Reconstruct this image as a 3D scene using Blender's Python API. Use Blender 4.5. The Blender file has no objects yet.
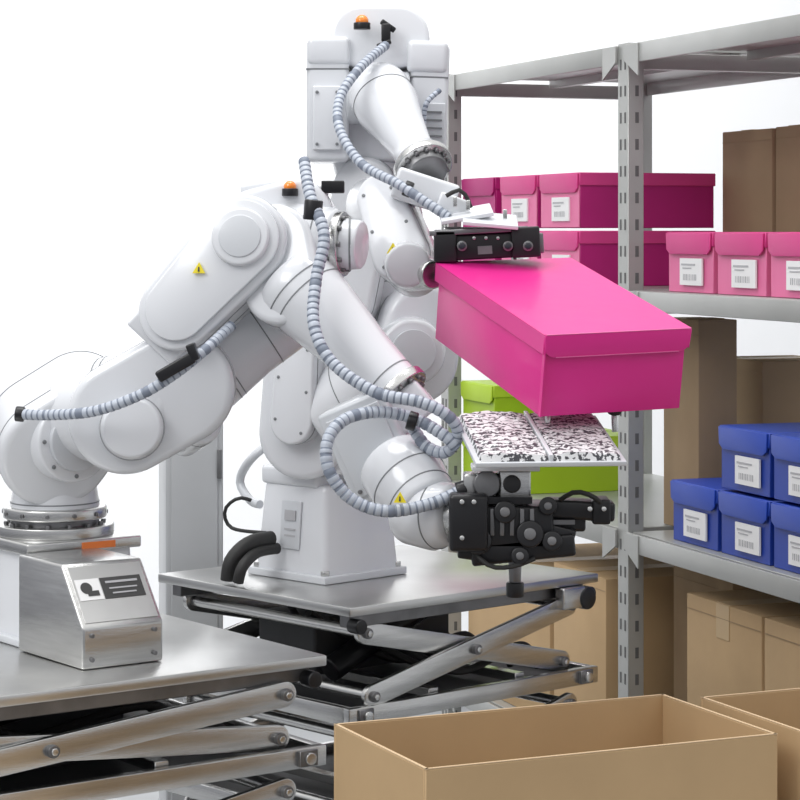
import bpy, bmesh, math, random
from mathutils import Vector, Matrix, noise
random.seed(4)
V=Vector
CAMZ=1.5; F=2400.0
def at(a,b,d):            # survey helper: bearing/elevation + real distance -> world metres
    return V(((a-400)/F*d, d, CAMZ+(230-b)/F*d))
def k(n,d=3.3): return n*d/F

# ---------------- materials ----------------
def mat(name,col,rough=0.5,metal=0.0,coat=0.0,var=0.0,scale=8.0,bump=0.0,bscale=60,stretch=None,spec=0.5):
    m=bpy.data.materials.new(name); m.use_nodes=True
    n=m.node_tree; b=n.nodes['Principled BSDF']
    b.inputs['Base Color'].default_value=(*col,1); b.inputs['Roughness'].default_value=rough
    b.inputs['Metallic'].default_value=metal
    b.inputs['Coat Weight'].default_value=coat; b.inputs['Coat Roughness'].default_value=0.1
    b.inputs['Specular IOR Level'].default_value=spec
    tc=n.nodes.new('ShaderNodeTexCoord'); mp=n.nodes.new('ShaderNodeMapping')
    n.links.new(tc.outputs['Object'],mp.inputs['Vector'])
    if stretch: mp.inputs['Scale'].default_value=stretch
    if var>0:
        t=n.nodes.new('ShaderNodeTexNoise'); t.inputs['Scale'].default_value=scale; t.inputs['Detail'].default_value=4
        n.links.new(mp.outputs[0],t.inputs['Vector'])
        r=n.nodes.new('ShaderNodeValToRGB')
        r.color_ramp.elements[0].position=0.3; r.color_ramp.elements[1].position=0.7
        r.color_ramp.elements[0].color=(*[max(0,c*(1-var)) for c in col],1)
        r.color_ramp.elements[1].color=(*[min(1,c*(1+var)) for c in col],1)
        n.links.new(t.outputs[0],r.inputs[0]); n.links.new(r.outputs[0],b.inputs['Base Color'])
    if bump>0:
        t=n.nodes.new('ShaderNodeTexNoise'); t.inputs['Scale'].default_value=bscale
        n.links.new(mp.outputs[0],t.inputs['Vector'])
        bu=n.nodes.new('ShaderNodeBump'); bu.inputs['Strength'].default_value=bump; bu.inputs['Distance'].default_value=0.005
        n.links.new(t.outputs[0],bu.inputs['Height']); n.links.new(bu.outputs[0],b.inputs['Normal'])
    return m
WHITE=mat('robot_white_paint',(0.74,0.755,0.785),0.22,coat=0.5,var=0.015,scale=3)
WHITE2=mat('robot_offwhite_cover',(0.62,0.64,0.67),0.3,coat=0.3,var=0.02)
SEAM=mat('seam_grey',(0.20,0.21,0.22),0.5)
STEEL=mat('brushed_steel',(0.62,0.62,0.61),0.26,metal=1,var=0.10,scale=14,stretch=(1,1,12),bump=0.05,bscale=90)
PLATE=mat('steel_plate',(0.60,0.60,0.59),0.30,metal=1,var=0.12,scale=6,bump=0.03,bscale=30)
STEELD=mat('dark_steel',(0.22,0.22,0.225),0.4,metal=0.9,var=0.2,scale=20)
BLACK=mat('black_plastic',(0.010,0.010,0.012),0.35,var=0.2)
RUBBER=mat('black_rubber',(0.02,0.02,0.02),0.6)
DARK=mat('dark_grey_body',(0.05,0.052,0.055),0.6,var=0.2)  # own dark grey of the lift decks and machine bodies
HOSE=mat('hose_grey_blue',(0.46,0.50,0.57),0.35,var=0.05)
HOSED=mat('hose_groove',(0.20,0.23,0.29),0.5)
YEL=mat('warning_yellow',(0.85,0.70,0.02),0.4)
ORA=mat('orange_lamp',(0.95,0.25,0.01),0.2,coat=1)
ORS=mat('orange_sticker',(0.85,0.22,0.05),0.4)
PINK=mat('hot_pink_board',(0.76,0.020,0.27),0.42,var=0.04,scale=5,bump=0.08,bscale=25,coat=0.15)
PINKE=mat('pink_board_edge',(0.86,0.16,0.43),0.4)
PINKD=mat('magenta_board',(0.45,0.010,0.17),0.5,var=0.06)
PINKL=mat('light_pink_board',(0.78,0.17,0.36),0.5,var=0.05)
PINKM=mat('mid_pink_board',(0.68,0.05,0.25),0.5,var=0.05)
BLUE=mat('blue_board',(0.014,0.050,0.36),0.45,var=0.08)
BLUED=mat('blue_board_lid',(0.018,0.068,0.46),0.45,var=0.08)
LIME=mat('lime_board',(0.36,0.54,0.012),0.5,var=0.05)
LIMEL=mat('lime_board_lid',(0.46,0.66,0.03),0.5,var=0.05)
KRAFT=mat('kraft_cardboard',(0.50,0.345,0.19),0.75,var=0.05,scale=9,bump=0.05,bscale=60,spec=0.2)
KRAFTD=mat('kraft_brown_and_shaded',(0.40,0.285,0.175),0.8,var=0.07,scale=7,spec=0.2)  # brown board; also plain kraft with shelf shade put into the colour
KEDGE=mat('kraft_edge',(0.62,0.46,0.29),0.8,spec=0.2)
TAPE=mat('kraft_tape',(0.56,0.39,0.20),0.4)
RACK=mat('rack_grey_paint',(0.40,0.405,0.39),0.35,var=0.05,metal=0.25)
RACKS=mat('rack_slot_dark',(0.12,0.12,0.12),0.8)
PAPER=mat('label_paper',(0.85,0.85,0.85),0.6)
INK=mat('label_ink',(0.05,0.05,0.05),0.6)
INKG=mat('label_print_grey',(0.45,0.45,0.47),0.6)
WALL=mat('white_wall_paint',(0.93,0.94,0.955),0.7,var=0.01,scale=1.0)
FLOOR=mat('grey_floor_coating',(0.30,0.31,0.32),0.35,var=0.1,scale=2.0)
LENS=mat('lens_glass',(0.01,0.01,0.02),0.05,coat=1)
TABLEM=mat('bench_top',(0.55,0.55,0.54),0.5,var=0.04)
CABM=mat('cabinet_grey',(0.46,0.47,0.48),.35,metal=.3,var=.04)
def foil():
    m=bpy.data.materials.new('printed_grip_pad'); m.use_nodes=True; n=m.node_tree; b=n.nodes['Principled BSDF']
    tc=n.nodes.new('ShaderNodeTexCoord'); t=n.nodes.new('ShaderNodeTexWave'); t.inputs['Scale'].default_value=24
    t.bands_direction='Y'
    t.inputs['Distortion'].default_value=9; t.inputs['Detail'].default_value=4; t.inputs['Detail Scale'].default_value=5
    n.links.new(tc.outputs['Object'],t.inputs['Vector'])
    r=n.nodes.new('ShaderNodeValToRGB'); e=r.color_ramp.elements
    e[0].position=.22; e[0].color=(.06,.06,.07,1); e[1].position=.45; e[1].color=(.78,.78,.79,1)
    n.links.new(t.outputs[0],r.inputs[0]); n.links.new(r.outputs[0],b.inputs['Base Color'])
    b.inputs['Roughness'].default_value=.4
    return m
FOIL=foil()

# ---------------- builder ----------------
class Obj:
    def __init__(s,name): s.name=name; s.bm=bmesh.new(); s.mats=[]
    def mi(s,m):
        if m not in s.mats: s.mats.append(m)
        return s.mats.index(m)
    def part(s,verts,faces,m,bev=0,seg=3,ang=0.5):
        t=bmesh.new(); vs=[t.verts.new(v) for v in verts]
        for f in faces:
            try: t.faces.new([vs[i] for i in f])
            except ValueError: pass
        bmesh.ops.recalc_face_normals(t,faces=t.faces[:])
        if bev>0:
            es=[e for e in t.edges if len(e.link_faces)==2 and e.calc_face_angle(0)>ang]
            if es: bmesh.ops.bevel(t,geom=es,offset=bev,segments=seg,profile=.5,affect='EDGES',clamp_overlap=True)
        t.verts.index_update(); mp={}; i=s.mi(m)
        for v in t.verts: mp[v.index]=s.bm.verts.new(v.co)
        for f in t.faces:
            try:
                nf=s.bm.faces.new([mp[v.index] for v in f.verts]); nf.material_index=i; nf.smooth=True
            except ValueError: pass
        t.free()
    def box(s,c,size,m,R=None,bev=0.0,seg=3,taper=1.0):
        if m is WHITE: bev*=.7
        c=V(c); R=R or Matrix.Identity(3); x,y,z=[q/2 for q in size]
        vs=[]
        for dz in(-1,1):
            f=taper if dz>0 else 1
            for dx,dy in((-1,-1),(1,-1),(1,1),(-1,1)): vs.append(c+R@V((dx*x*f,dy*y*f,dz*z)))
        s.part(vs,[(0,3,2,1),(4,5,6,7),(0,1,5,4),(1,2,6,5),(2,3,7,6),(3,0,4,7)],m,bev,seg)
    def lathe(s,p1,p2,prof,m,bev=0.0,n=44,seg=3,seams=()):
        p1=V(p1);p2=V(p2);ax=(p2-p1);L=ax.length;ax.normalize()
        h=V((0,0,1)) if abs(ax.z)<.9 else V((1,0,0))
        a=ax.cross(h).normalized(); b=ax.cross(a)
        vs=[];fs=[]
        for t,r in prof:
            for i in range(n):
                q=2*math.pi*i/n; vs.append(p1+ax*(t*L)+(a*math.cos(q)+b*math.sin(q))*r)
        for j in range(len(prof)-1):
            for i in range(n):
                fs.append((j*n+i,j*n+(i+1)%n,(j+1)*n+(i+1)%n,(j+1)*n+i))
        fs.append(tuple(range(n))[::-1]); o=(len(prof)-1)*n; fs.append(tuple(o+i for i in range(n)))
        s.part(vs,fs,m,bev,seg)
        for t in seams:
            r=prof[-1][1]
            for (ta,ra),(tb,rb) in zip(prof,prof[1:]):
                if ta<=t<=tb: r=ra+(rb-ra)*(t-ta)/(tb-ta)
            s.lathe(p1+ax*(t*L-.0008),p1+ax*(t*L+.0008),[(0,r+.0005),(1,r+.0005)],SEAM)
    def tube(s,p1,p2,r1,r2,m,bev=0.004,n=44): s.lathe(p1,p2,[(0,r1),(1,r2)],m,bev,n)
    def ball(s,c,r,m,n=28,sc=(1,1,1),R=None):
        R=R or Matrix.Identity(3); vs=[];fs=[];c=V(c)
        mrows=n//2
        for j in range(1,mrows):
            th=math.pi*j/mrows
            for i in range(n):
                q=2*math.pi*i/n
                vs.append(c+R@V((r*sc[0]*math.sin(th)*math.cos(q),r*sc[1]*math.sin(th)*math.sin(q),r*sc[2]*math.cos(th))))
        for j in range(mrows-2):
            for i in range(n): fs.append((j*n+i,j*n+(i+1)%n,(j+1)*n+(i+1)%n,(j+1)*n+i))
        vs.append(c+R@V((0,0,r*sc[2])));vs.append(c-R@V((0,0,r*sc[2])))
        t=len(vs)-2
        for i in range(n): fs.append((t,(i+1)%n,i)); fs.append((t+1,(mrows-2)*n+i,(mrows-2)*n+(i+1)%n))
        s.part(vs,fs,m)
    def slab(s,p1,p2,r1,r2,axis,th,m,bev=0.006,n=20,seg=3,seams=(),bolts=0):
        if m is WHITE: bev*=.55
        p1=V(p1);p2=V(p2);d=p2-p1;L=d.length;x=d.normalized()
        z=V(axis);z=(z-x*z.dot(x)).normalized();y=z.cross(x)
        be=math.acos(max(-1,min(1,(r1-r2)/L)))
        def outline(dr):
            out=[]
            for i in range(n+1):
                q=be+(2*math.pi-2*be)*i/n; out.append(p1+(x*math.cos(q)+y*math.sin(q))*(r1+dr))
            for i in range(n+1):
                q=-be+2*be*i/n; out.append(p2+(x*math.cos(q)+y*math.sin(q))*(r2+dr))
            return out
        out=outline(0)
        N=len(out); vs=[o-z*th/2 for o in out]+[o+z*th/2 for o in out]
        fs=[tuple(range(N))[::-1],tuple(range(N,2*N))]+[(i,(i+1)%N,N+(i+1)%N,N+i) for i in range(N)]
        s.part(vs,fs,m,bev,seg)
        for f in seams:
            o2=outline(.0005); zc=z*(th*f)
            vs=[o+zc-z*.0008 for o in o2]+[o+zc+z*.0008 for o in o2]
            s.part(vs,fs,SEAM)
        if bolts:
            o2=outline(-bev-.006); tot=len(o2)
            per=[0]
            for i in range(tot): per.append(per[-1]+(o2[(i+1)%tot]-o2[i]).length)
            for bnum in range(bolts):
                t=per[-1]*bnum/bolts
                for i in range(tot):
                    if per[i]<=t<per[i+1]:
                        c=o2[i].lerp(o2[(i+1)%tot],(t-per[i])/(per[i+1]-per[i]+1e-9)); break
                s.tube(c+z*(th/2-.001),c+z*(th/2+.0012),.0026,.0026,SEAM,.0005,10)
    def prism(s,pts,M,th,m,bev=0.003):
        N=len(pts); vs=[M@V((a,-th/2,b)) for a,b in pts]+[M@V((a,th/2,b)) for a,b in pts]
        fs=[tuple(range(N)),tuple(range(N,2*N))[::-1]]+[(i,(i+1)%N,N+(i+1)%N,N+i) for i in range(N)]
        s.part(vs,fs,m,bev)
    def sweep(s,pts,r,m,m2=None,pitch=0.0085,n=14):
        P=[V(p) for p in pts]; Q=[]
        for i in range(len(P)-1):
            a=P[max(i-1,0)];b=P[i];c=P[i+1];d=P[min(i+2,len(P)-1)]
            for j in range(30):
                t=j/30; Q.append(0.5*((2*b)+(c-a)*t+(2*a-5*b+4*c-d)*t*t+(-a+3*b-3*c+d)*t**3))
        Q.append(P[-1])
        step=(pitch/4) if m2 else 0.01; R=[Q[0]]; acc=0
        for i in range(1,len(Q)):
            seg=(Q[i]-Q[i-1]).length; pos=0
            while acc+(seg-pos)>=step:
                pos+=step-acc; acc=0; R.append(Q[i-1].lerp(Q[i],pos/max(seg,1e-9)))
            acc+=seg-pos
        if len(R)<3: return
        nrm=None; rings=[]
        for i,p in enumerate(R):
            tg=(R[min(i+1,len(R)-1)]-R[max(i-1,0)]).normalized()
            if nrm is None: nrm=tg.cross(V((.3,.5,.8))).normalized()
            nrm=(nrm-tg*nrm.dot(tg)).normalized(); bn=tg.cross(nrm)
            rr=r
            if m2: rr=r*(0.90 if i%4==0 else 1.0)
            rings.append([s.bm.verts.new(p+(nrm*math.cos(2*math.pi*q/n)+bn*math.sin(2*math.pi*q/n))*rr) for q in range(n)])
        a=s.mi(m); b=s.mi(m2) if m2 else a
        for i in range(len(rings)-1):
            for q in range(n):
                f=s.bm.faces.new((rings[i][q],rings[i][(q+1)%n],rings[i+1][(q+1)%n],rings[i+1][q]))
                f.smooth=True; f.material_index=b if (m2 and (i%4==3 or (i%4==0 and (i//4)%5==0) or (i//4)%11==0)) else a
        for rg in(rings[0],rings[-1]):
            f=s.bm.faces.new(rg); f.material_index=a
    def done(s):
        bm=s.bm; bmesh.ops.recalc_face_normals(bm,faces=bm.faces[:])
        for e in bm.edges:
            if len(e.link_faces)==2 and e.calc_face_angle(0)>0.62: e.smooth=False
        lo=V([min(v.co[i] for v in bm.verts) for i in range(3)]);hi=V([max(v.co[i] for v in bm.verts) for i in range(3)])
        o=V(((lo.x+hi.x)/2,(lo.y+hi.y)/2,lo.z))
        for v in bm.verts: v.co-=o
        me=bpy.data.meshes.new(s.name); bm.to_mesh(me); bm.free()
        for m in s.mats: me.materials.append(m)
        ob=bpy.data.objects.new(s.name,me); ob.location=o; bpy.context.collection.objects.link(ob); return ob
def rotz(a): return Matrix.Rotation(math.radians(a),3,'Z')
def roty(a): return Matrix.Rotation(math.radians(a),3,'Y')
def rotx(a): return Matrix.Rotation(math.radians(a),3,'X')
def basis(x,y,z): return Matrix((x,y,z)).transposed()
def M4(R,o): m=R.to_4x4(); m.translation=V(o); return m

# ---------------- room ----------------
o=Obj('floor'); o.box((0.5,3.6,-0.05),(9,8.2,0.1),FLOOR); o.done()
o=Obj('wall_back'); o.box((0.5,7.75,1.75),(9,0.1,3.5),WALL); o.done()
o=Obj('wall_right'); o.box((5.05,3.6,1.75),(0.1,8.2,3.5),WALL); o.done()
o=Obj('baseboard_back'); o.box((0.5,7.69,0.05),(9,0.02,0.1),SEAM); o.done()

# ---------------- storage rack ----------------
ex=V((0.329,-0.944,0)).normalized(); ey=V((-ex.y,ex.x,0)); ez=V((0,0,1))
RR=basis(ex,ey,ez); P0=V((0.4200,4.5,0)); RM=M4(RR,P0)
def rk(s_,q,z): return RM@V((s_,q,z))
DEP=0.5
LV=[1.847,1.3875,0.9375,0.4875,0.10]
rack=Obj('storage_rack')
for sp in(-0.965,0.0,0.965):
    for q in(0.0,DEP):
        sg=1 if q==0 else -1
        rack.box(rk(sp,q,0.925),(0.046,0.004,1.85),RACK,RR,0.001,1)
        rack.box(rk(sp-0.021,q+sg*0.015,0.925),(0.004,0.030,1.85),RACK,RR,0.001,1)
        rack.box(rk(sp+0.021,q+sg*0.015,0.925),(0.004,0.030,1.85),RACK,RR,0.001,1)
        z=0.06
        while z<1.82:
            rack.box(rk(sp-0.010,q-sg*0.0022,z),(0.006,0.001,0.020),RACKS,RR)
            rack.box(rk(sp+0.010,q-sg*0.0022,z),(0.006,0.001,0.020),RACKS,RR)
            if q==0:
                rack.box(rk(sp+0.0232,q+0.016,z),(0.0008,0.007,0.020),RACKS,RR)
            z+=0.05
        rack.box(rk(sp,q+sg*.015,0.004),(0.07,0.06,0.008),RACK,RR)
    for z in LV[:4]:
        rack.box(rk(sp,DEP/2,z-0.03),(0.03,DEP-.03,0.03),RACK,RR,0.001,1)
for a,b in((-0.965,0.0),(0.0,0.965)):
    for li,z in enumerate(LV):
        c=(a+b)/2
        rack.box(rk(c,DEP/2,z-0.004),(0.91,DEP-0.01,0.008),RACK,RR,0.001,1)
        rack.box(rk(c,-0.004,z-0.0185),(0.920,0.006,0.036),RACK,RR,0.002,2)
        rack.box(rk(c,DEP-0.01,z-0.0185),(0.920,0.006,0.036),RACK,RR,0.002,2)
        for e in(a+.05,b-.05):
            rack.prism([(-.03,0),(.03,0),(.03,-.03),(-.03,-.06)] if e>c else [(-.03,0),(.03,0),(.03,-.06),(-.03,-.03)],M4(RR,rk(e,-0.0072,z-0.002)),0.003,RACK,0)
        rack.box(rk(c,.25,z-0.016),(0.90,0.02,0.018),RACK,RR)
rack.done()

def storage_box(name,s0,z,body,lid,q0=0.025,w=0.188,h=0.108,L=0.31,label=True,front=None):
    o=Obj(name); c=s0+w/2; R=RR
    o.box(rk(c,q0+L/2,z+h/2+.0005),(w-.008,L-.006,h),body,R,0.001,1)
    if front: o.box(rk(c,q0+.0015,z+h/2),(w-.009,0.002,h-.004),front,R)
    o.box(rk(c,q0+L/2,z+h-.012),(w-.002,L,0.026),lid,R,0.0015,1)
    pts=[(-w/2+.004,0),(w/2-.004,0),(w/2-.006,-.03),(w/2-.02,-.038),(-w/2+.02,-.038),(-w/2+.006,-.03)]
    o.prism(pts,M4(R,rk(c,q0-.002,z+h-.001)),0.003,lid,0.0008)
    if label:
        j=random.uniform(-.006,.006)
        o.box(rk(c+.014+j,q0-.001,z+h*.35),(0.088,0.0035,0.048),PAPER,R)
        for i in range(9): o.box(rk(c-.014+j+i*.0062,q0-.0032,z+h*.26),(random.choice((.0012,.0024)),0.0006,0.011),INKG,R)
        o.box(rk(c+.005+j,q0-.0032,z+h*.47),(0.055,0.0006,0.003),INKG,R)
        o.box(rk(c+.000+j,q0-.0032,z+h*.41),(0.035,0.0006,0.002),INKG,R)
    return o.done()
def kraft_rack(s0,s1,q0,q1,z0,z1,m=KRAFT,name='cardboard_box'):
    o=Obj(name); c=rk((s0+s1)/2,(q0+q1)/2,(z0+z1)/2+.0005)
    o.box(c,(s1-s0,q1-q0,z1-z0),m,RR,0.002,2)
    o.box(rk((s0+s1)/2,(q0+q1)/2,z1+.001),(0.05,q1-q0-.002,0.001),TAPE,RR)
    if m is KRAFT: o.box(rk((s0+s1)/2,q0-.0005,z1-.03),(0.05,.001,0.06),TAPE,RR)
    o.box(rk((s0+s1)/2,q0-.0008,z0+(z1-z0)*.93),(s1-s0-.006,.0006,0.0015),KRAFTD,RR)
    return o.done()
z2=LV[1]; z3=LV[2]; z4=LV[3]
for s0 in(0.131,0.327,0.523,0.719): storage_box('pink_storage_box',s0,z2,PINKL,PINKM)
for r in range(2):
    for s0,fr in((-0.925,PINKD),(-0.69,PINKL),(-0.47,PINKL)):
        storage_box('magenta_storage_box',s0,z2+r*.116,PINKD,PINKD if fr is PINKD else PINKM,w=.205,L=.30,front=fr,label=fr is not PINKD,h=.110)
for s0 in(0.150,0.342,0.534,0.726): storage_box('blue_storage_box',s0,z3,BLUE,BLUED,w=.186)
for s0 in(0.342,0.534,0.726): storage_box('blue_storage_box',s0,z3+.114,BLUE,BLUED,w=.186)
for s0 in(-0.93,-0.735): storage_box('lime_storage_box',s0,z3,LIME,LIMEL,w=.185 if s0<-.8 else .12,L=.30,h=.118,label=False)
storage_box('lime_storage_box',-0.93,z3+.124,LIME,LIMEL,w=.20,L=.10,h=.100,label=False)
kraft_rack(-.267,-.055,.34,.465,z2,z2+.310,KRAFTD)
kraft_rack(-.05,.10,.345,.465,z2,z2+.312,KRAFTD)
kraft_rack(-.06,.09,.110,.190,z3,z3+.395,KRAFTD)
kraft_rack(-.20,.0,.29,.465,z3,z3+.31,KRAFTD)
kraft_rack(-.41,-.15,.03,.40,z4,z4+.335)
kraft_rack(-.90,-.43,.03,.40,z4,z4+.30)
kraft_rack(.205,.49,.03,.40,z4,z4+.36)
kraft_rack(.50,.80,.03,.40,z4,z4+.36)
kraft_rack(-.10,.15,.15,.45,z4,z4+.37,KRAFTD)  # kraft box deep in the bay, its shade put into the colour

# ---------------- foreground cartons + bench ----------------
def open_carton(name,Fp,ang,Lx,Ly,ztop,h):
    o=Obj(name); R=rotz(ang); M=M4(R,(Fp[0],Fp[1],ztop-h)); t=0.0045
    o.box(M@V((Lx/2,Ly/2,t/2)),(Lx,Ly,t),KRAFT,R)
    o.box(M@V((Lx/2,t/2,h/2)),(Lx,t,h),KRAFT,R,0.001,1)
    o.box(M@V((Lx/2,Ly-t/2,h/2)),(Lx,t,h),KRAFT,R,0.001,1)
    o.box(M@V((t/2,Ly/2,h/2)),(t,Ly-2*t,h),KRAFT,R,0.001,1)
    o.box(M@V((Lx-t/2,Ly/2,h/2)),(t,Ly-2*t,h),KRAFT,R,0.001,1)
    for c,sz in(((Lx/2,t/2,h+.0006),(Lx,t*.8,.001)),((Lx/2,Ly-t/2,h+.0006),(Lx,t*.8,.001)),((t/2,Ly/2,h+.0006),(t*.8,Ly,.001)),((Lx-t/2,Ly/2,h+.0006),(t*.8,Ly,.001))):
        o.box(M@V(c),sz,KEDGE,R)
    return o.done()
open_carton('open_cardboard_carton',(.0265,2.489),24,.430,.250,.940,.30)
R2=rotz(24); w=R2@V((0,1,0))
F2=V((.357,2.872,0))-w*.232
open_carton('open_cardboard_carton',(F2.x+.004,F2.y-.002),24,.42,.236,.940,.30)
o=Obj('packing_table')
o.box((.45,2.66,.62),(1.30,.66,.039),TABLEM,None,.004)
for x in(-.15,1.05):
    for y in(2.38,2.94): o.box((x,y,.30),(.04,.04,.60),STEELD,None,.003)
o.box((.45,2.38,.15),(1.2,.03,.03),STEELD); o.box((.45,2.94,.15),(1.2,.03,.03),STEELD)
o.done()

# ---------------- scissor lift tables ----------------
def lift(name,O,ang,Lu,Lv,zt,zm):
    o=Obj(name); R=rotz(ang); M=M4(R,(O[0],O[1],0)); u=R@V((1,0,0)); v=R@V((0,1,0))
    o.box(M@V((Lu/2,Lv/2,zt-.007)),(Lu,Lv,.014),PLATE,R,.002,2)
    for y in(.03,Lv-.03): o.box(M@V((Lu/2,y,zt-.024)),(Lu-.03,.022,.020),STEELD,R,.001,1)
    def tier(z0,z1,ua,ub,bw=.0165):
        for y0 in(.014,Lv-.014):
            for k_,(za,zb) in enumerate(((z0,z1),(z1,z0))):
                y=y0+(.012 if k_ else -.004)*(1 if y0<Lv/2 else -1)
                a=M@V((ua,y,za)); b=M@V((ub,y,zb))
                o.slab(a,b,bw,bw,v,.010,STEEL,.0015,10,2)
                for p in(a,b,(a+b)/2):
                    o.tube(p-v*.012,p+v*.012,.008,.008,STEELD,.001,18)
                    o.tube(p-v*.0145,p-v*.011,.005,.005,STEEL,.0005,6)
        for uu,zz in((ua,z0),(ua,z1),(ub,z0),(ub,z1),((ua+ub)/2,(z0+z1)/2)):
            o.tube(M@V((uu,.02,zz)),M@V((uu,Lv-.02,zz)),.008,.008,STEEL,0,16)
    def frame(z,hh=.026):
        for y in(.008,Lv-.008): o.box(M@V((Lu/2,y,z)),(Lu,.014,hh),STEEL,R,.0015,2)
        for x in(.008,Lu-.008): o.box(M@V((x,Lv/2,z)),(.014,Lv-.032,hh),STEEL,R,.0015,2)
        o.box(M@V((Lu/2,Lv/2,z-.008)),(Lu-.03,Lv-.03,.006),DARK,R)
        for x in(.03,Lu-.03):
            o.box(M@V((x,-.001,z)),(.028,.006,hh*.8),STEELD,R,.001,1)
            o.tube(M@V((x,-.010,z)),M@V((x,-.002,z)),.008,.008,STEEL,.001,16)
        for x in(Lu*.35,Lu*.7):
            o.box(M@V((x,Lv*.5,z+.012)),(.02,Lv-.04,.014),STEEL,R,.001,1)
    tier(zm+.025,zt-.045,.05,Lu-.06)
    frame(zm)
    zz=zm-.04
    while zz-.14>.22:
        tier(zz-.11,zz,.05,Lu-.06); frame(zz-.13); zz-=.17
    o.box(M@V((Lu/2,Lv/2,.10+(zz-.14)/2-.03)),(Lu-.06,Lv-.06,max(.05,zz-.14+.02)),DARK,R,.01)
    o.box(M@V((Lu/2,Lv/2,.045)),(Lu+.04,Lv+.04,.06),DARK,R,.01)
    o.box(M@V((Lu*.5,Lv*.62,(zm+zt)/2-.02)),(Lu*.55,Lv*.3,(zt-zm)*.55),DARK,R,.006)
    o.tube(M@V((.12,Lv*.40,zm+.03)),M@V((Lu*.62,Lv*.40,zt-.045)),.020,.020,BLACK,.003,24)
    o.tube(M@V((Lu*.5,Lv*.40,(zm+zt)/2-.005)),M@V((Lu*.75,Lv*.40,zt-.035)),.010,.010,STEEL,.002,20)
    for j in range(4):
        y=Lv*(.15+.14*j)
        pts=[M@V((.05+.02*j,y,zt-.04)),M@V((Lu*.3,y+.02,zt-.075)),M@V((Lu*.5,y-.02,zm+.03)),M@V((Lu*.8,y,zm+.05)),M@V((Lu*.9,y+.01,zm))]
        o.sweep(pts,.006,RUBBER,n=10)
    for x in(.02,Lu-.02):
        o.tube(M@V((x,-.004,zt-.03)),M@V((x,.02,zt-.03)),.011,.011,BLACK,.002,20)
    for x in(.06,Lu-.06):
        for y in(.06,Lv-.06): o.tube(M@V((x-.012,y,.0225)),M@V((x+.012,y,.0225)),.022,.022,RUBBER,.003,20)
    return o,M,R
ZT=0.951
u36=rotz(36)@V((1,0,0)); fc=V((-.0943,3.10,0)); LuA=.78
OA=fc-u36*LuA
liftA,MA,RA=lift('scissor_lift_table',OA,36,LuA,.46,ZT,.822); liftA.done()
liftB,MB,RB=lift('scissor_lift_table',(-.0726,3.486),42,.525,.47,ZT,.790)
p=MB@V((.49,-.012,ZT-.035)); liftB.tube(p,p+RB@V((0,.05,0)),.018,.018,BLACK,.003)
liftB.box(MB@V((.46,.0,ZT-.032)),(.05,.02,.034),STEEL,RB,.003)
liftB.done()

# ---------------- control cabinet behind ----------------
o=Obj('control_cabinet')
R=rotz(8); c=V((-.372,4.25,0))
o.box(c+V((0,0,.655)),(.098,.30,1.27),CABM,R,.004)
o.box(c+V((0,0,.012)),(.11,.32,.024),STEELD,R,.002)
o.box(c+R@V((0,-.152,.70)),(.08,.004,1.1),CABM,R,.002)
for z in(.3,.7,1.1): o.box(c+R@V((.042,-.155,z)),(.008,.008,.05),STEELD,R,.001)
o.done()

def flange(o,p1,p2,r,m=STEEL,holes=10,bolt=.0035):
    p1=V(p1);p2=V(p2); o.tube(p1,p2,r,r,m,.0015)
    ax=(p2-p1).normalized(); h=V((0,0,1)) if abs(ax.z)<.9 else V((1,0,0)); a=ax.cross(h).normalized(); b=ax.cross(a)
    for i in range(holes):
        q=2*math.pi*i/holes; c=p2+(a*math.cos(q)+b*math.sin(q))*r*.82
        o.tube(c-ax*.001,c+ax*.004,bolt,bolt,STEELD,.0006,8)
def tri(o,c,nrm,s,m=YEL):
    nrm=V(nrm).normalized(); x=V((0,0,1)).cross(nrm).normalized(); y=nrm.cross(x); c=V(c)
    R=basis(x,-nrm,y)
    pts=[(math.cos(math.pi/2+i*2*math.pi/3)*s,math.sin(math.pi/2+i*2*math.pi/3)*s) for i in range(3)]
    o.prism(pts,M4(R,c),.003,m,0)
    o.prism([(-s*.12,-s*.3),(s*.12,-s*.3),(s*.06,s*.35),(-s*.06,s*.35)],M4(R,c+nrm*.0012),.003,INK,0)
def lamp(o,c,r=.010):
    c=V(c); o.tube(c-V((0,0,.008)),c+V((0,0,.002)),r*1.25,r*1.25,BLACK,.001,24)
    o.ball(c+V((0,0,.004)),r,ORA,20)
def clamp(o,c,d,r=.014,l=.02):
    c=V(c);d=V(d).normalized(); o.tube(c-d*l/2,c+d*l/2,r,r,BLACK,.002,20)

# ================= ROBOT A (front left) =================
A=Obj('robot_arm')
pc=MA@V((LuA-.206,.355,ZT+.0005))
RP=rotz(36)
A.box(pc+V((0,0,.066)),(.165,.165,.131),WHITE,RP,.012,3,taper=.92)
A.box(pc+V((0,0,.005)),(.185,.185,.010),WHITE2,RP,.002)
A.box(pc+V((0,0,.128)),(.172,.172,.016),STEEL,RP,.003)
A.box(pc+RP@V((.02,-.0868,.128)),(.05,.001,.009),ORS,RP)
flange(A,pc+V((0,0,.136)),pc+V((0,0,.150)),.080,STEEL,14)
A.tube(pc+V((0,0,.150)),pc+V((0,0,.158)),.060,.060,STEELD,.001)
A.tube(pc+V((0,0,.158)),pc+V((0,0,.174)),.070,.070,STEEL,.003)
for i in range(12):
    q=i*math.pi/6; c=pc+V((.071*math.cos(q),.071*math.sin(q),.166)); A.tube(c,c+V((math.cos(q),math.sin(q),0))*.001,.003,.003,STEELD,.0003,8)
A.lathe(pc+V((0,0,.172)),pc+V((0,0,.235)),[(0,.061),(.4,.057),(1,.063)],WHITE,.003,seams=(.12,))
ax1=V((.60,-.80,0)).normalized()
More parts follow.
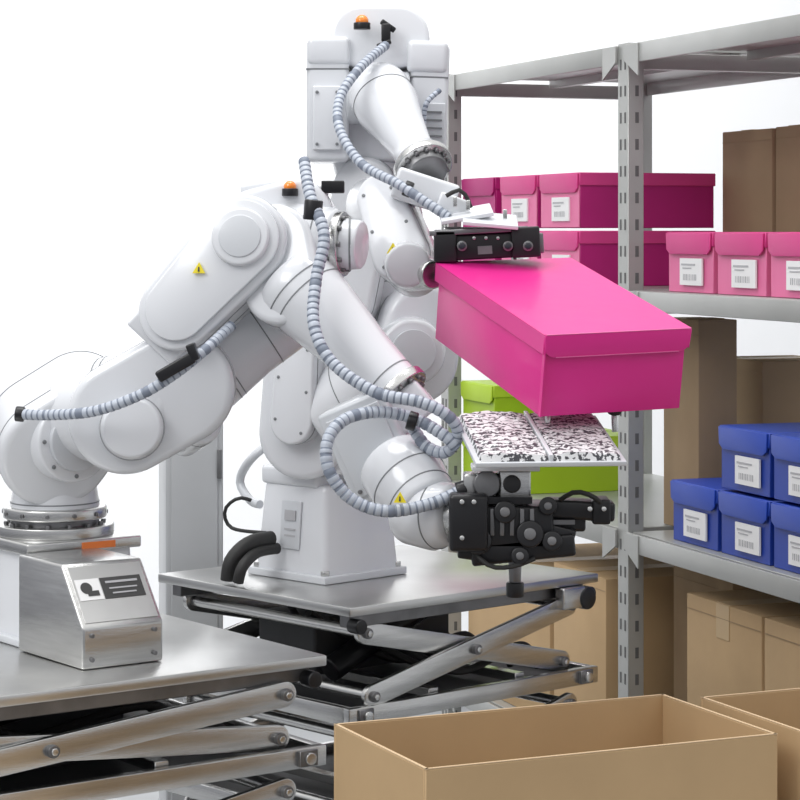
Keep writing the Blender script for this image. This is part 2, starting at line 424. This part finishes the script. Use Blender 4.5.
s1=at(48,436,3.25); s2=at(82,404,3.25)
A.slab(s1,s2,k(56),k(46),ax1,.135,WHITE,.022,28,4,seams=(-.25,.32))
A.tube(s1-ax1*.085,s1+ax1*.078,k(41),k(41),WHITE,.004)
A.tube(s1+ax1*.076,s1+ax1*.086,k(30),k(30),WHITE2,.002)
A.tube(s2+ax1*.060,s2+ax1*.076,k(38),k(36),WHITE,.003)
A.tube(s2+ax1*.075,s2+ax1*.080,k(24),k(24),WHITE2,.001)
for i in range(8):
    q=i*math.pi/4; y=ax1.cross(ez)
    c=s1+ax1*.078+(y*math.cos(q)+ez*math.sin(q))*k(35); A.tube(c,c+ax1*.002,.003,.003,SEAM,.0005,8)
A.lathe(at(62,418,3.22),at(182,398,3.18),[(0,k(40)),(.25,k(50)),(.7,k(54)),(1,k(50))],WHITE,.008,seams=(.40,.46))
A.slab(at(128,414,3.17),at(180,385,3.17),k(54),k(54),V((.25,-1,.1)),.11,WHITE,.022,28,4,seams=(.30,))
A.lathe(at(132,428,3.085),at(132,428,3.115),[(0,k(27)),(.8,k(31)),(1,k(31))],WHITE,.003,seams=(.6,))
A.box(at(168,345,3.19),(k(46),.08,k(20)),WHITE,roty(-25),.008)
A.slab(at(180,360,3.20),at(192,430,3.18),k(22),k(20),V((.4,-1,0)),.10,WHITE,.010,20,3,seams=(.3,))
A.lathe(at(175,385,3.22),at(292,305,3.24),[(0,k(52)),(.2,k(50)),(.6,k(42)),(1,k(40))],WHITE,.012,seams=(.34,.38,.72))
AX=V((-.12,-1,.18)).normalized()
c1=at(184,314,3.14); c2=at(248,244,3.14)
A.slab(c1,c2,k(37),k(43),AX,.085,WHITE,.008,28,3,seams=(.22,-.2))
A.box(at(172,322,3.15),(k(56),.085,k(58)),WHITE,roty(-47),.006)
A.slab(c1+AX*.046,c2+AX*.046,k(30),k(36),AX,.010,WHITE,.003,24,2)
A.tube(c2+AX*.03,c2+AX*.060,k(29),k(27),WHITE,.003)
A.tube(c2+AX*.058,c2+AX*.062,k(20),k(20),WHITE2,.001)
tri(A,at(207,276,3.14)+AX*.0525,AX,.0095)
A.slab(at(264,240,3.2),at(300,217,3.2),k(47),k(34),V((0,-1,.1)),.12,WHITE,.016,24,4,seams=(.3,))
A.lathe(at(250,240,3.18),at(338,244,3.14),[(0,k(38)),(.5,k(40)),(.75,k(36)),(1,k(34))],WHITE,.006,seams=(.82,))
flange(A,at(337,244,3.14),at(345,244,3.137),k(31),STEEL,10)
A.tube(at(345,244,3.137),at(362,245,3.13),k(25),k(23),WHITE,.003)
A.tube(at(349,244,3.136),at(351,244,3.136),k(25.6),k(25.6),SEAM,0)
A.box(at(272,193,3.2),(k(56),.09,k(24)),WHITE,roty(-8),.008)
lamp(A,at(290,190,3.14),.0085)
A.box(at(333,187,3.16),(k(22),.03,k(12)),BLACK,None,.002)
A.box(at(318,196,3.17),(k(20),.03,k(20)),WHITE,None,.004)
A.slab(at(285,257,3.16),at(296,293,3.14),k(43),k(39),V((-.3,-1,.1)),.11,WHITE,.016,24,4,seams=(.28,))
FA=at(288,278,3.13);FB=at(400,392,3.05)
A.lathe(FA,FB,[(0,k(36)),(.06,k(40)),(.12,k(41)),(.35,k(36)),(.7,k(28)),(.93,k(25)),(1,k(25))],WHITE,.004,seams=(.13,.20,.9))
flange(A,FA.lerp(FB,.97),FB+(FB-FA).normalized()*.006,k(29),STEEL,12)
RW=roty(-24)@rotz(-15)
A.box(at(377,443,3.06),(k(68),.085,k(92)),WHITE2,RW,.005)
A.box(at(377,443,3.06)+RW@V((0,-.044,0)),(k(54),.004,k(76)),WHITE2,RW,.0015)
for dx in(-.032,.032):
    for dz in(-.045,.045):
        c=at(377,443,3.06)+RW@V((dx,-.045,dz)); A.tube(c,c+RW@V((0,-.003,0)),.003,.003,STEELD,.0005,10)
A.box(at(404,410,3.06),(k(54),.075,k(34)),WHITE,roty(-40),.008)
A.lathe(at(392,462,3.03),at(428,508,2.97),[(0,k(35)),(.5,k(37)),(1,k(30))],WHITE,.008,seams=(.5,.8))
A.lathe(at(405,512,3.0),at(455,515,2.95),[(0,k(28)),(.6,k(33)),(1,k(26))],WHITE,.008,seams=(.7,))
tri(A,at(400,499,2.90),V((-.1,-1,.1)),.009)
A.tube(at(452,515,2.953),at(466,516,2.945),k(22),k(22),STEEL,.002)
# gripper (black)
g=2.94
A.box(at(500,524,g),(k(92),.08,k(38)),BLACK,None,.004)
A.box(at(468,520,g-.02),(k(34),.07,k(50)),BLACK,None,.005)
A.box(at(545,516,g),(k(70),.05,k(24)),BLACK,rotz(0),.004)
A.box(at(580,509,g-.01),(k(60),.04,k(17)),BLACK,roty(3),.004)
A.box(at(600,510,g-.01),(k(16),.048,k(22)),BLACK,None,.003)
A.box(at(522,547,g-.01),(k(92),.06,k(20)),BLACK,roty(-6),.004)
A.box(at(480,552,g-.01),(k(40),.05,k(12)),BLACK,roty(8),.003)
A.box(at(556,536,g-.01),(k(30),.05,k(22)),BLACK,roty(14),.003)
for (a,b,r) in((478,541,12),(505,512,10),(530,534,12),(552,541,9),(548,506,8),(520,556,8)):
    A.tube(at(a,b,g-.050),at(a,b,g+.02),k(r),k(r),BLACK,.002,28)
    A.tube(at(a,b,g-.053),at(a,b,g-.045),k(r*.45),k(r*.45),STEELD,.001,20)
for a in range(492,542,10): A.box(at(a,522,g-.042),(k(4),.006,k(24)),STEELD,None,.001)
A.box(at(560,522,g-.03),(k(26),.006,k(4)),STEELD); A.box(at(498,500,g-.03),(k(60),.012,k(6)),BLACK)
for a,b in((462,502),(474,502),(462,538),(590,509),(604,509)):
    A.tube(at(a,b,g-.062),at(a,b,g-.03),.003,.003,STEEL,.0005,10)
A.tube(at(515,560,g),at(515,590,g),k(6),k(5),STEELD,.002,20); A.tube(at(515,582,g),at(515,597,g),k(8),k(8),BLACK,.002,20)
A.sweep([at(560,500,g-.03),at(575,492,g-.04),at(592,496,g-.04),at(603,505,g-.03)],.003,RUBBER,n=8)
A.sweep([at(470,548,g-.04),at(490,566,g-.05),at(515,566,g-.05),at(540,556,g-.04)],.003,RUBBER,n=8)
A.tube(at(487,502,g),at(487,472,g),k(16),k(14),STEEL,.003); A.tube(at(487,484,g-.03),at(487,484,g+.03),k(12),k(12),STEELD,.002)
A.box(at(514,484,g),(k(28),.05,k(28)),STEEL,None,.003); A.tube(at(512,484,g-.04),at(512,484,g),k(8),k(8),BLACK,.002,20)
A.box(at(470,485,g),(k(12),.04,k(22)),PLATE,None,.003)
hr=.0078
H=lambda L: [at(*p) for p in L]
A.sweep(H([(18,414,3.10),(50,415,3.08),(95,411,3.05),(140,395,3.04),(175,374,3.04),(205,350,3.06),(232,325,3.10)]),hr*.9,HOSE,HOSED)
A.box(at(176,367,3.035),(k(38),.026,k(11)),BLACK,roty(-30),.003)
A.box(at(193,352,3.035),(k(8),.026,k(16)),BLACK,roty(-20),.002)
clamp(A,at(20,414,3.10),(1,0,-.1),.010,.012)
A.sweep(H([(304,160,3.12),(310,195,3.08),(324,235,3.05),(316,280,3.03),(314,325,3.0),(332,362,2.98),(375,392,2.96),(420,402,2.95),(448,416,2.95),(458,434,2.96),(446,452,2.97),(426,446,2.98),(412,426,2.99)]),hr,HOSE,HOSED)
A.sweep(H([(466,488,2.93),(430,504,2.92),(385,511,2.91),(350,498,2.91),(329,470,2.91),(328,440,2.92),(346,419,2.94),(380,412,2.96),(415,419,2.97),(445,436,2.96),(457,448,2.96)]),hr,HOSE,HOSED)
clamp(A,at(313,210,3.07),(0.1,0,1),.012,.026); clamp(A,at(412,421,2.97),(1,0,-.3),.012,.012); clamp(A,at(462,490,2.93),(1,0,.3),.011,.013)
A.done()

# hand pad ------------------------------------------------
bu=V((.058,-.228,.972)).normalized()
Ld=V((-.1256,.32,.0826)).normalized(); Wd=Ld.cross(bu).normalized(); Ld=bu.cross(Wd).normalized()
RBX=basis(Wd,Ld,bu)
A0=V((.1752,2.9,CAMZ-.1269))
BW,BL,BH=.197,.354,.105
o=Obj('gripper_support_pad')
RPD=rotz(7)@rotx(12.5)
pw,pl=.176,.185
base=at(538,436,2.94)
o.box(base-RPD@V((0,0,.006)),(pw+.006,pl+.004,.006),WHITE2,RPD,.001)
nx,ny=50,40
for sx in(-1,1):
    vs=[];fs=[]; hw=(pw/2-.006)
    for j in range(ny+1):
        for i in range(nx+1):
            x=(sx*(.003+hw*i/nx)) ; y=-pl/2+.002+(pl-.004)*j/ny
            z=.003+.0022*noise.noise(V((x*110,y*110,0)))+.003*math.sin(math.pi*i/nx)
            if i in(0,nx) or j in(0,ny): z=-.003
            vs.append(base+RPD@V((x,y,z)))
    for j in range(ny):
        for i in range(nx):
            a=j*(nx+1)+i; fs.append((a,a+1,a+nx+2,a+nx+1))
    o.part(vs,fs,FOIL)
o.box(base+RPD@V((0,0,.000)),(.005,pl*.98,.010),WHITE,RPD,.001)
T=M4(RBX,A0)
for x,y in((.035,.05),(.12,.035)):
    c=T@V((x,y,-BH-.001)); o.tube(c,c-bu*.012,.012,.008,RUBBER,.001,20); o.tube(c-bu*.010,c-V((0,0,.034)),.004,.004,STEEL,.0005,12)
o.box(at(505,467,2.93),(k(60),.05,.006),WHITE,None,.002)
o.done()

# ================= held pink box =================
o=Obj('pink_shoe_box')
o.box(T@V((BW/2,BL/2,-BH/2-.001)),(BW-.006,BL-.006,BH-.002),PINK,RBX,.0015,2)
t=.0022
nx,ny=16,24; vs=[];fs=[]
for j in range(ny+1):
    for i in range(nx+1):
        fx,fy=i/nx,j/ny
        z=.0005-.0012*math.sin(math.pi*fx)*math.sin(math.pi*fy)
        vs.append(T@V((-.0015+(BW+.003)*fx,-.0015+(BL+.003)*fy,z)))
for j in range(ny):
    for i in range(nx):
        a=j*(nx+1)+i; fs.append((a,a+1,a+nx+2,a+nx+1))
o.part(vs,fs,PINK)
o.box(T@V((BW/2,BL/2,-.0030)),(BW-.004,BL-.004,t),PINK,RBX)
o.box(T@V((0,BL/2,-.0125)),(t,BL+.003,.0255),PINK,RBX,.0008,1)
o.box(T@V((BW,BL/2,-.0125)),(t,BL+.003,.0255),PINK,RBX,.0008,1)
o.box(T@V((BW/2,BL,-.0125)),(BW+.003,t,.0255),PINK,RBX,.0008,1)
pts=[(-.001,0),(BW+.001,0)]
for i in range(7):
    q=i/6*math.pi/2; pts.append((BW-.014+.014*math.cos(q),-.016-.012*math.sin(q)))
for i in range(7):
    q=i/6*math.pi/2; pts.append((.014-.014*math.sin(q),-.028+.012*(1-math.cos(q))))
o.prism(pts,M4(RBX,T@V((0,-.0025,0))),.0030,PINK,.0008)
o.box(T@V((BW/2,-.0044,-.0278)),(BW-.03,.0006,.0010),PINKE,RBX)
o.box(T@V((BW/2,-.0036,.0007)),(BW-.002,.0014,.0010),PINKE,RBX)
o.box(T@V((.0008,-.0001,-BH/2-.008)),(.0014,.0064,BH-.02),PINK,RBX)
o.done()

# ================= ROBOT B (rear) =================
B=Obj('robot_arm')
pc=V((-.116,3.83,ZT+.0005)); RB4=rotz(45)
B.box(pc+V((0,0,.006)),(.180,.180,.012),WHITE2,RB4,.002)
B.box(pc+V((0,0,.075)),(.166,.166,.150),WHITE,RB4,.014,3,taper=.86)
B.box(pc+V((-.015,.0,.160)),(.130,.130,.03),WHITE,RB4,.01,3)
for sx,sy in((-1,-1),(1,-1),(-1,1),(1,1)):
    c=pc+RB4@V((sx*.078,sy*.078,.012)); B.tube(c,c+V((0,0,.008)),.008,.008,STEEL,.001,6)
nl=RB4@V((-1,0,0))
Rt=RB4@roty(4.4)
B.box(pc+nl*.0785+V((0,0,.085)),(.003,.045,.075),WHITE2,Rt,.001)
B.box(pc+nl*.0805+V((0,0,.100)),(.001,.025,.016),INKG,Rt)
for i in range(3): B.box(pc+nl*.0812+V((0,0,.078-.010*i)),(.001,.025,.003),INKG,Rt)
B.lathe(at(345,470,3.8),at(345,440,3.8),[(0,k(50,3.8)),(1,k(46,3.8))],WHITE,.006)
flange(B,at(345,452,3.8),at(345,447,3.8),k(52,3.8),STEEL,14)
B.slab(at(318,430,3.8),at(322,340,3.8),k(46,3.8),k(43,3.8),V((-.3,-1,0)),.16,WHITE,.02,24,4,seams=(.3,-.1))
B.slab(at(298,420,3.72),at(302,345,3.72),k(24,3.7),k(22,3.7),V((-.5,-1,0)),.05,WHITE,.008,24,3,seams=(.2,),bolts=6)
B.lathe(at(330,420,3.75),at(405,370,3.7),[(0,k(48,3.7)),(1,k(50,3.7))],WHITE,.01,seams=(.4,.7))
B.slab(at(402,355,3.66),at(410,320,3.66),k(44,3.66),k(40,3.66),V((.35,-1,0)),.15,WHITE,.02,24,4,seams=(.2,))
B.lathe(at(413,352,3.52),at(408,350,3.62),[(0,k(32,3.6)),(1,k(36,3.6))],WHITE,.006)
B.lathe(at(414,352,3.51),at(413,352,3.52),[(0,k(22,3.6)),(1,k(22,3.6))],WHITE2,.001)
B.lathe(at(402,330,3.68),at(372,150,3.66),[(0,k(44,3.66)),(.35,k(40,3.66)),(.8,k(39,3.66)),(1,k(42,3.66))],WHITE,.01,seams=(.3,.62))
B.slab(at(350,300,3.62),at(370,190,3.62),k(30,3.62),k(32,3.62),V((-.3,-1,0)),.08,WHITE,.014,24,4,seams=(.25,))
d=3.62
def rb(c1x,c1y,w_,h_,dd,dep,m=WHITE,bev=.014,rot=0): B.box(at(c1x,c1y,dd),(k(w_,dd),dep,k(h_,dd)),m,roty(rot),bev,4)
rb(329,102,42,122,d,.14,WHITE,.012)
rb(330,54,42,28,d-.002,.145,WHITE,.012)
rb(327,118,28,64,d-.074,.010,WHITE,.003)
for yy in(92,144):
    for xx in(317,337): B.tube(at(xx,yy,d-.082),at(xx,yy,d-.078),.0025,.0025,SEAM,.0005,10)
rb(329,72,42.6,1.6,d,.1405,SEAM,0)
rb(428,110,38,126,d,.14,WHITE,.012,2)
rb(427,60,40,32,d-.002,.145,WHITE,.012,2)
rb(428,80,38.6,1.6,d,.1405,SEAM,0,2)
rb(434,128,22,50,d-.074,.008,WHITE2,.002,2)
for i in range(5): rb(434,112+i*8,16,1.6,d-.079,.004,SEAM,0,2)
B.slab(at(362,44,d+.01),at(398,44,d+.01),k(31,d),k(31,d),V((0,-1,.1)),.14,WHITE,.014,24,4,seams=(.3,))
rb(380,25,58,24,d,.11,WHITE,.010)
rb(378,105,74,116,d+.03,.11,WHITE,.012)
B.lathe(at(347,98,d-.05),at(410,98,d-.05),[(0,k(26,d)),(1,k(26,d))],WHITE2,.004,seams=(.3,.7))
lamp(B,at(362,24,3.54),.010)
B.box(at(386,33,3.54),(k(10),.02,k(20)),BLACK,None,.003)
B.box(at(388,26,3.54),(k(18),.012,k(6)),BLACK,roty(35),.002)
B.box(at(384,44,3.53),(k(16),.012,k(5)),BLACK,roty(-20),.002)
F1=at(380,94,3.50);F2_=at(421,163,3.38)
B.ball(F1,k(32,3.5),WHITE,36)
B.lathe(F1,F2_,[(0,k(32,3.5)),(.2,k(32,3.5)),(.5,k(25,3.5)),(.8,k(20,3.5)),(.92,k(22,3.5)),(1,k(28,3.5))],WHITE,.003,seams=(.1,))
dd=(F2_-F1).normalized(); flange(B,F2_+dd*.002,F2_+dd*.014,k(31),STEEL,14)
B.tube(F2_+dd*.014,F2_+dd*.026,k(24),k(22),STEELD,.002)
rb(425,192,64,32,3.36,.09,WHITE,.008,18)
B.slab(at(388,205,3.40),at(408,262,3.36),k(24),k(29),V((-.25,-1,.1)),.085,WHITE,.010,24,3,seams=(.25,),bolts=6)
B.lathe(at(408,265,3.28),at(408,265,3.36),[(0,k(22)),(1,k(26))],WHITE,.004)
B.lathe(at(372,205,3.5),at(392,205,3.38),[(0,k(30)),(1,k(26))],WHITE,.008)
tri(B,at(393,250,3.30),V((-.25,-1,.1)),.010)
B.lathe(at(412,272,3.34),at(434,275,3.28),[(0,k(20)),(1,k(14))],STEEL,.003)
S=3.24
B.box(at(487,246,S),(k(100),.035,k(25)),BLACK,roty(-3),.003)
B.box(at(445,246,S),(k(22),.05,k(32)),BLACK,None,.003)
B.box(at(525,242,S-.004),(k(28),.045,k(30)),BLACK,roty(-3),.003)
for a in(462,508,528): 
    B.tube(at(a,246,S-.030),at(a,246,S-.01),k(5),k(5),STEELD,.001,20); B.tube(at(a,246,S-.032),at(a,246,S-.028),k(3.5),k(3.5),LENS,.001,20)
for a in(450,474,486,498): B.tube(at(a,238,S-.022),at(a,238,S-.015),.0025,.0025,STEEL,.0005,8)
B.box(at(485,250,S-.0185),(k(14),.002,k(8)),STEELD,roty(-3)); B.box(at(540,243,S),(k(6),.03,k(20)),STEELD,roty(-3),.002)
B.box(at(478,231,S+.01),(k(96),.07,k(5)),STEELD,roty(-3),.001)
B.box(at(466,214,S+.02),(k(52),.075,k(4)),WHITE,roty(-10)@rotx(10),.0015)
B.box(at(490,220,S),(k(54),.075,k(4)),WHITE,roty(5)@rotx(12),.0015)
B.box(at(452,206,S+.05),(k(30),.05,k(20)),WHITE,roty(20),.005)
B.box(at(478,234,S+.04),(k(70),.05,k(14)),STEEL,None,.003)
for a in(455,468,505): B.box(at(a,202+(a-455)*.25,S+.01),(k(4),.012,k(10)),STEEL,None,.001)
B.sweep(H([(446,196,3.25),(460,190,3.25),(468,200,3.25),(472,212,3.25)]),.003,RUBBER,n=8)
for dx in(.05,.15):
    c=T@V((dx*.9,BL+.003,-.03)); B.tube(c,c+Ld*.03,.014,.009,RUBBER,.002,24); B.tube(c+Ld*.03,c+Ld*.04+V((0,0,.03)),.006,.006,STEEL,.001,16)
B.sweep(H([(386,45,3.50),(360,68,3.44),(340,98,3.40),(340,130,3.36),(362,164,3.32),(398,184,3.28),(430,205,3.26),(450,218,3.25)]),.0070,HOSE,HOSED)
clamp(B,at(408,189,3.28),(1,0,-.4),.011,.012)
B.sweep(H([(440,90,3.53),(426,105,3.52),(424,135,3.52),(432,155,3.50)]),.004,HOSE,HOSED,pitch=.007)
B.sweep([at(262,505,3.88),at(240,498,3.86),at(225,510,3.86),at(232,528,3.86),at(268,533,3.80)],.003,RUBBER,n=10)
B.sweep([at(290,432,3.88),at(255,455,3.86),at(240,480,3.9),at(250,500,3.88),at(262,505,3.85)],.007,WHITE2,n=12)
B.sweep([at(228,580,3.72),at(232,560,3.72),at(250,543,3.74),at(275,538,3.78)],.012,RUBBER,n=14)
B.sweep([at(238,582,3.70),at(243,566,3.70),at(258,552,3.74),at(280,548,3.78)],.009,RUBBER,n=14)
B.sweep(H([(282,385,3.76),(278,355,3.74),(276,325,3.74)]),.006,STEEL,n=12)
B.done()

# ---------------- stainless control box on the front table ----------------
o=Obj('stainless_control_box')
ub,vb=LuA-.310,.085
R=rotz(36)
Mx=M4(basis(R@V((0,1,0)),R@V((-1,0,0)),ez),MA@V((ub+.058,vb,ZT+.0005)))
o.prism([(0,0),(.175,0),(.175,.126),(.056,.126),(0,.052)],Mx,.116,STEEL,.004)
p0=Mx@V((.028,0,.089)); sl=(Mx.to_3x3()@V((.056,0,.074))).normalized(); uu=R@V((1,0,0)); nn=uu.cross(sl).normalized()
if nn.z<0: nn=-nn
Rl=basis(uu,sl,uu.cross(sl))
o.box(p0+nn*.0008,(.104,.080,.0012),PLATE,Rl)
o.box(p0+nn*.0018+sl*.006+uu*.016,(.058,.030,.001),INK,Rl)
o.box(p0+nn*.0026+sl*.014+uu*.016,(.046,.003,.0006),INKG,Rl)
for i in range(2): o.box(p0+nn*.0026+sl*(.005-.007*i)+uu*.016,(.040-.006*i,.002,.0006),INKG,Rl)
o.box(p0+nn*.0018+sl*.006-uu*.032,(.034,.030,.001),PAPER,Rl)
o.tube(p0-uu*.036+sl*.008+nn*.002,p0-uu*.036+sl*.008+nn*.0032,.008,.008,INK,0,20)
o.box(p0-uu*.028+sl*.000+nn*.0028,(.016,.007,.0008),INK,Rl)
for a in(-1,1): 
    for zz in(.012,.042):
        c=Mx@V((.0,a*.045,zz)); o.tube(c,c-(R@V((0,1,0)))*.003,.003,.003,STEELD,.0005,12)
o.done()

# ---------------- lights / world / camera ----------------
w=bpy.data.worlds.new('World'); bpy.context.scene.world=w; w.use_nodes=True
nt=w.node_tree; bg=nt.nodes['Background']
tc=nt.nodes.new('ShaderNodeTexCoord'); sp=nt.nodes.new('ShaderNodeSeparateXYZ'); rp=nt.nodes.new('ShaderNodeValToRGB')
mr=nt.nodes.new('ShaderNodeMapRange'); mr.inputs[1].default_value=-1; mr.inputs[2].default_value=1
nt.links.new(tc.outputs['Generated'],sp.inputs[0]); nt.links.new(sp.outputs['Z'],mr.inputs[0]); nt.links.new(mr.outputs[0],rp.inputs[0])
e=rp.color_ramp.elements; e[0].position=.35; e[0].color=(.10,.10,.11,1); e[1].position=.80; e[1].color=(1,1,1,1)
e2=rp.color_ramp.elements.new(.52); e2.color=(.38,.39,.42,1)
nt.links.new(rp.outputs[0],bg.inputs[0]); bg.inputs[1].default_value=1.1
def area(name,loc,rot,size,power,col=(1,1,1),sy=None):
    l=bpy.data.lights.new(name,'AREA'); l.energy=power; l.color=col; l.size=size
    if sy: l.shape='RECTANGLE'; l.size_y=sy
    ob=bpy.data.objects.new(name,l); ob.location=loc; ob.rotation_euler=[math.radians(a) for a in rot]; bpy.context.collection.objects.link(ob)
area('overhead_area_light',(-.3,3.2,3.6),(0,0,0),2.0,32,sy=0.8)
area('overhead_area_light',(-1.6,6.1,3.4),(40,0,0),4,100,sy=0.6)  # added lamp that brightens the back wall, not a real fixture
area('overhead_area_light',(-1.8,1.6,3.0),(38,0,-40),1.2,26)  # added key from upper left for contrast on the robots, not a real fixture
cam=bpy.data.cameras.new('camera'); co=bpy.data.objects.new('camera',cam); bpy.context.collection.objects.link(co)
co.location=(0,0,CAMZ); co.rotation_euler=(math.radians(90),0,0)
cam.sensor_width=36; cam.lens=108; cam.shift_y=-0.2125; cam.clip_end=60
bpy.context.scene.camera=co
sc=bpy.context.scene
sc.view_settings.view_transform='Standard'; sc.view_settings.look='None'
